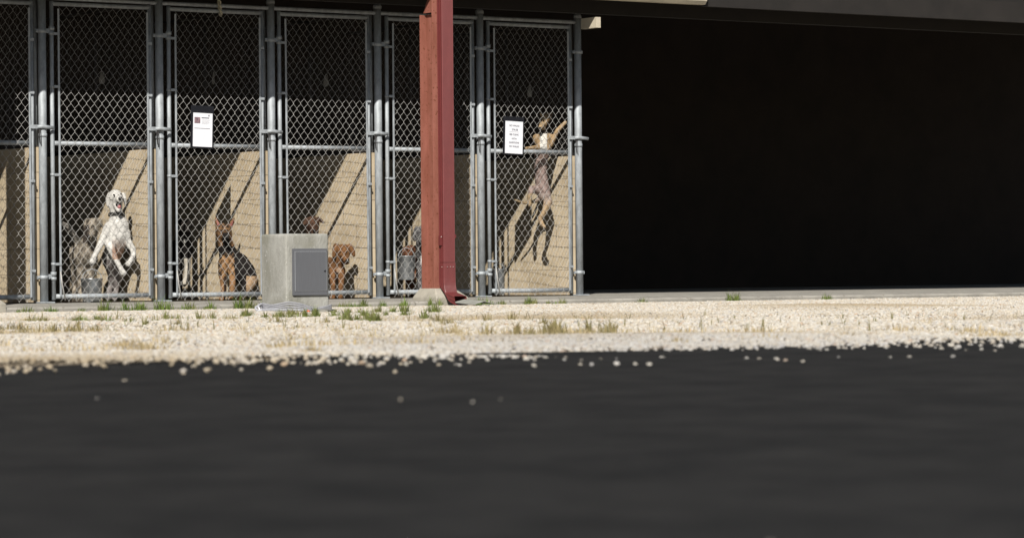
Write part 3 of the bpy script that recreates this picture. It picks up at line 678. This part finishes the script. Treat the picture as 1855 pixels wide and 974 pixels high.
# leaping dog in the right-end kennel
def cl(u, v, y):
    if u > 1000: return (.44, .31, .18)
    if v < 236: return lerpc((.46, .33, .19), (.14, .09, .05), max(0, (u-985)/12)+.2*blotch(u, v, .8))
    if v < 242: return (.06, .05, .04)
    if v < 272 and 978 < u < 991 and y < .14: return (.8, .77, .7)
    if v < 275: return (.42, .29, .16)
    if v < 350: return lerpc((.40, .30, .27), (.17, .12, .10), .2+.3*blotch(u, v, .5)+(.6 if v < 288 else 0))
    if u < 968: return (.34, .25, .15)
    return lerpc((.44, .35, .31), (.42, .30, .18), (v-355)/20)
dog('dog', 'tan dog leaping up high against the mesh with forelegs spread', [
    [(986, 352, .17, 14), (982, 335, .17, 14), (979, 312, .16, 13.5), (980, 290, .14, 14), (984, 268, .13, 16), (984, 254, .13, 15), (983, 243, .14, 7), (982, 234, .14, 6), (984, 224, .14, 8)],
    [(984, 224, .12, 8.5), (990, 215, .12, 8.5), (993, 211, .13, 8)], [(982, 226, .10, 6), (979, 231, .06, 4.4)], [(983, 213, .15, 3), (979, 206, .15, 2)], [(997, 208, .15, 3.4), (999, 204, .16, 2.4)],
    [(972, 250, .11, 8.5), (978, 264, .10, 8), (985, 268, .08, 6), (970, 267, .06, 4.4), (953, 269, .04, 3.4)], [(994, 246, .12, 7), (995, 262, .11, 8), (1003, 250, .09, 5.4), (1010, 236, .06, 4.6), (1024, 222, .04, 3.8)],
    [(987, 352, .17, 11), (993, 366, .14, 9.5), (986, 384, .12, 6), (978, 396, .13, 5), (982, 407, .10, 4.8), (986, 411, .08, 4)],
    [(978, 345, .2, 11), (963, 342, .16, 6.5), (959, 356, .14, 4.6), (960, 372, .12, 4)], [(978, 360, .2, 5), (964, 366, .24, 3), (948, 368, .26, 2.6), (933, 362, .27, 2.2)]], cl, vox=.006,
    extras=[('nose', (978.5, 232, .045, 2.6)), ('eye', (985, 219, .085, 1.4)), ('eye', (991, 223, .085, 1.4))])

# ------------------------------------------------------------------ gravel stones, grass
def proto_stone_nodes():
    ng = bpy.data.node_groups.new('gravel', 'GeometryNodeTree'); ng.interface.new_socket('Geometry', in_out='INPUT', socket_type='NodeSocketGeometry'); ng.interface.new_socket('Geometry', in_out='OUTPUT', socket_type='NodeSocketGeometry')
    n = ng.nodes; l = ng.links; gi = n.new('NodeGroupInput'); go = n.new('NodeGroupOutput')
    join = n.new('GeometryNodeGeometryToInstance')
    for k in range(4):
        ic = n.new('GeometryNodeMeshIcoSphere'); ic.inputs['Radius'].default_value = 1; ic.inputs['Subdivisions'].default_value = 2
        sp_ = n.new('GeometryNodeSetPosition'); no = n.new('ShaderNodeTexNoise'); no.noise_dimensions = '4D'; no.inputs['W'].default_value = k*3.7; no.inputs['Scale'].default_value = 1.1
        vm = n.new('ShaderNodeVectorMath'); vm.operation = 'SUBTRACT'; vm.inputs[1].default_value = (.5, .5, .5); vs_ = n.new('ShaderNodeVectorMath'); vs_.operation = 'SCALE'; vs_.inputs['Scale'].default_value = 1.3
        l.new(no.outputs['Color'], vm.inputs[0]); l.new(vm.outputs[0], vs_.inputs[0]); l.new(vs_.outputs[0], sp_.inputs['Offset']); l.new(ic.outputs[0], sp_.inputs[0])
        sm = n.new('GeometryNodeSetMaterial'); sm.inputs['Material'].default_value = M['stone']; l.new(sp_.outputs[0], sm.inputs[0]); l.new(sm.outputs[0], join.inputs[0])
    ip = n.new('GeometryNodeInstanceOnPoints'); l.new(gi.outputs[0], ip.inputs['Points']); l.new(join.outputs[0], ip.inputs['Instance']); ip.inputs['Pick Instance'].default_value = True
    def na(nm, t):
        a = n.new('GeometryNodeInputNamedAttribute'); a.data_type = t; a.inputs['Name'].default_value = nm; return a.outputs[0]
    l.new(na('sc', 'FLOAT_VECTOR'), ip.inputs['Scale']); l.new(na('rot', 'FLOAT_VECTOR'), ip.inputs['Rotation']); l.new(na('pick', 'INT'), ip.inputs['Instance Index'])
    l.new(ip.outputs[0], go.inputs[0]); return ng
def cam_ground(d, lat):   # metres ahead of and beside the camera
    q = CAM + FWD*d + R0*lat; return q.x, q.y
pts = []; N = 210000
dd = 3.0+22.5*rng.random(N*3)**.62
u_ = -60+1990*rng.random(N*3)
lat = (u_-PU)/FPX*dd*1.0
keep = rng.random(N*3) < np.clip(dd/26, 0.1, 1)*np.clip(9/dd, .3, 1)*1.2
dd, lat = dd[keep], lat[keep]
fx, fy = FWD.x, FWD.y; X = CAM.x+fx*dd+R0.x*lat; Y = CAM.y+fy*dd+R0.y*lat
k2 = Y < SLABY-.015; X, Y, dd = X[k2], Y[k2], dd[k2]
# far strip along the slab that widens to the right
ex = rng.random(120000)*17-2.5; ey = SLABY-.015-rng.random(120000)**1.3*5
X = np.concatenate([X, ex]); Y = np.concatenate([Y, ey])
ok = (Y > DRY+.12*np.sin(X*2.1)+.25*(rng.random(len(X))-.5)) | (rng.random(len(X)) < .30*np.exp((Y-DRY)*3.2)); X, Y = X[ok], Y[ok]
inbox = (X > bx-.005) & (X < bx+bw+.005) & (Y > BY-.005) & (Y < BY+bd); X, Y = X[~inbox], Y[~inbox]
ng_ = 12; gd = 3.2+9*rng.random(ng_)**.8; gl = (-60+1990*rng.random(ng_)-PU)/FPX*gd
gX = CAM.x+fx*gd+R0.x*gl; gY = CAM.y+fy*gd+R0.y*gl; kk_ = gY < DRY; gX, gY = gX[kk_], gY[kk_]; n0 = len(X); X = np.concatenate([X, gX]); Y = np.concatenate([Y, gY])
n_ = len(X); print('stones', n_)
bumps = .010*np.sin(X*1.7+Y*.9)+.008*np.sin(X*.6-Y*2.3+1)+.006*np.sin(X*4.1+Y*3.3)
Z = GZ-.004+bumps*np.clip((-Y-1.2)/2, 0, 1)+rng.random(n_)*.004
me = bpy.data.meshes.new('gravel_stones'); me.vertices.add(n_); me.vertices.foreach_set('co', np.stack([X, Y, Z], 1).astype(np.float32).ravel())
s_ = .0058+.0055*rng.random(n_)**2; s_[n0:] = .0012+.003*rng.random(n_-n0)**3; Z[n0:] = GZ-.005
sc = np.stack([s_*(.8+.6*rng.random(n_)), s_*(.8+.5*rng.random(n_)), s_*(.55+.35*rng.random(n_))], 1).astype(np.float32)
a = me.attributes.new('sc', 'FLOAT_VECTOR', 'POINT'); a.data.foreach_set('vector', sc.ravel())
rot = np.stack([rng.normal(0, .3, n_), rng.normal(0, .3, n_), rng.random(n_)*6.28], 1).astype(np.float32)
a = me.attributes.new('rot', 'FLOAT_VECTOR', 'POINT'); a.data.foreach_set('vector', rot.ravel())
a = me.attributes.new('pick', 'INT', 'POINT'); a.data.foreach_set('value', rng.integers(0, 4, n_).astype(np.int32))
pal = np.array([(.78, .73, .64), (.72, .64, .52), (.66, .56, .42), (.80, .77, .72), (.50, .42, .32), (.45, .44, .45), (.60, .40, .26), (.70, .66, .60)])
ci = rng.choice(8, n_, p=[.26, .22, .12, .16, .08, .04, .03, .09]); tint = (pal[ci]*.75+.25*np.array([.68, .61, .50]))*.86*(.86+.22*rng.random((n_, 1)))
patch = np.clip(np.sin(X*.9+2*np.sin(Y*.35))*np.sin(Y*1.15+X*.3)*1.5-.45, 0, 1)*np.clip((-Y-2.6)/1.5, 0, 1)
tint = tint*(1-patch[:, None]*.75)+np.array([.36, .28, .17])*patch[:, None]*.75
near = np.clip((-10.2-Y)/2, 0, 1)[:, None]*(.5+.5*np.sin(X*1.3+1)[:, None]); tint = tint*(1-.45*near)+np.array([.36, .36, .37])*.45*near
tint = np.concatenate([tint, np.ones((n_, 1))], 1).astype(np.float32)
a = me.attributes.new('tint', 'FLOAT_COLOR', 'POINT'); a.data.foreach_set('color', tint.ravel())
go_ = bpy.data.objects.new('gravel_stones', me); S.collection.objects.link(go_); md = go_.modifiers.new('g', 'NODES'); md.node_group = proto_stone_nodes()
tag(go_, 'loose cream and white gravel spread in front of the kennels', 'gravel', kind='stuff')

def blades(name, spots, label, cat):
    vs, fs, cs_ = [], [], []
    for (x, y, rad, n, hgt, c0, c1) in spots:
        for _ in range(n):
            a = rnd.uniform(0, 6.28); rr = rad*rnd.random()**.8; px, py = x+rr*math.cos(a), y+rr*math.sin(a)*.6
            if py > SLABY-.006: py = SLABY-.006-rnd.random()*.03
            h = hgt*rnd.uniform(.35, 1.15)*(1.1-.75*(rr/rad)**1.5); la = a+rnd.uniform(-1, 1); ln = h*rnd.uniform(.1, .7); wd = rnd.uniform(.0015, .003)
            ox, oy = math.cos(la+1.57)*wd, math.sin(la+1.57)*wd; k = len(vs); z0 = GZ-.005
            mx, my = px+math.cos(la)*ln*.35, py+math.sin(la)*ln*.35; tx, ty = px+math.cos(la)*ln, py+math.sin(la)*ln
            vs += [(px-ox, py-oy, z0), (px+ox, py+oy, z0), (mx-ox*.8, my-oy*.8, z0+h*.6), (mx+ox*.8, my+oy*.8, z0+h*.6), (tx, min(ty, SLABY-.004), z0+h)]
            fs += [(k, k+1, k+3, k+2), (k+2, k+3, k+4)]; c = lerpc(c0, c1, rnd.random()); cs_ += [(*c, 1)]*5
    me = bpy.data.meshes.new(name); me.from_pydata(vs, [], fs); me.materials.append(M['blade'])
    at = me.color_attributes.new('Col', 'FLOAT_COLOR', 'POINT'); at.data.foreach_set('color', np.array(cs_, dtype=np.float32).ravel())
    o = bpy.data.objects.new(name, me); S.collection.objects.link(o); tag(o, label, cat, kind='stuff')
G1, G2 = (.06, .11, .02), (.18, .27, .05); D1, D2 = (.42, .33, .18), (.22, .19, .08)
def gp(u, v):     # ground point under a pixel
    d = FWD*FPX+RT*(u-PU)-UP*(v-PV); return CAM+d*((GZ-CAM.z)/d.z)
sp_ = []
for u, wpx, h in ((45, 25, .05), (90, 14, .07), (142, 14, .06), (188, 18, .09), (240, 30, .09), (298, 22, .12), (340, 26, .08), (385, 30, .07), (430, 26, .11), (455, 20, .1), (470, 14, .08),
                  (620, 22, .08), (650, 22, .07), (722, 16, .07), (690, 12, .05), (780, 10, .09), (792, 8, .08), (868, 12, .09), (885, 12, .07), (952, 16, .10), (962, 14, .08), (1000, 20, .05), (1018, 12, .05), (910, 14, .04), (1160, 20, .07), (1330, 25, .08), (1500, 20, .06)):
    x = P(u, 555, SLABY-.04).x; 
    for q_ in range(max(1, int(wpx/7))):
        f_ = rnd.uniform(.5, 1.35); sp_.append((x+rnd.uniform(-.5, .5)*wpx/190, SLABY-.03-rnd.random()*.05, rnd.uniform(.025, .06)*(1+wpx/40), int(55*f_), h*f_, lerpc(G1, D2, rnd.random()*.4), lerpc(G2, D1, rnd.random()**2*.7)))
blades('grass_at_slab', sp_, 'green grass tufts growing along the foot of the concrete slab', 'grass')
sp_ = []
for u, v, wpx, h, gr in ((130, 583, 20, .05, 1), (170, 588, 30, .07, 1), (200, 590, 26, .06, .6), (45, 583, 30, .05, .3), (230, 585, 20, .05, .4), (340, 578, 22, .06, .6), (380, 582, 22, .05, .5), (420, 578, 16, .06, .6), (500, 574, 20, .06, .8), (537, 574, 18, .08, 1), (515, 572, 20, .06, .5), (570, 572, 20, .06, .6),
                     (600, 567, 22, .05, .7), (640, 573, 26, .07, .9), (655, 580, 22, .08, .9), (675, 582, 20, .07, .8), (700, 570, 20, .1, 1), (695, 576, 14, .08, .9), (725, 567, 16, .07, .7), (300, 590, 30, .05, .2), (560, 585, 30, .05, .2), (800, 590, 30, .06, .1), (880, 588, 34, .07, .05), (1000, 605, 40, .07, .05), (1040, 600, 30, .07, .1), (100, 598, 60, .05, .02), (40, 597, 50, .05, .02)):
    q = gp(u, v); c = lerpc(D1, G1, gr*.7); c1 = lerpc(D2, G2, gr*.8); 
    for q_ in range(max(2, int(wpx/4))):
        f_ = rnd.uniform(.35, 1.2); sp_.append((q.x+rnd.gauss(0, .45)*wpx/200, q.y+rnd.gauss(0, .25), rnd.uniform(.02, .07), int((40+60*(gr > .6))*f_), h*f_, lerpc(c, D2, rnd.random()*.6), c1))
for _ in range(150):      # lone stalks
    u, v = rnd.uniform(0, 1855), rnd.uniform(572, 600); q = gp(u, v); sp_.append((q.x, q.y, .012, rnd.randint(2, 5), rnd.uniform(.04, .085), D2, (.2, .19, .1)))
for _ in range(110):
    x = rnd.uniform(-9, 6); sp_.append((x, DRY+abs(rnd.gauss(.3, 1.1)), rnd.uniform(.05, .3), rnd.randint(15, 120), rnd.uniform(.02, .05), D1, (.50, .40, .24)))
for _ in range(150):
    u, v = rnd.uniform(-20, 1200), rnd.choice((583, 600, 604, 612))+rnd.gauss(0, 5); q = gp(u, v)
    if q.y > DRY: sp_.append((q.x, q.y, rnd.uniform(.06, .22), rnd.randint(12, 50), rnd.uniform(.015, .05), D1, (.50, .42, .27)))
blades('weeds', sp_, 'thin dry and green weeds scattered in the gravel', 'weeds')
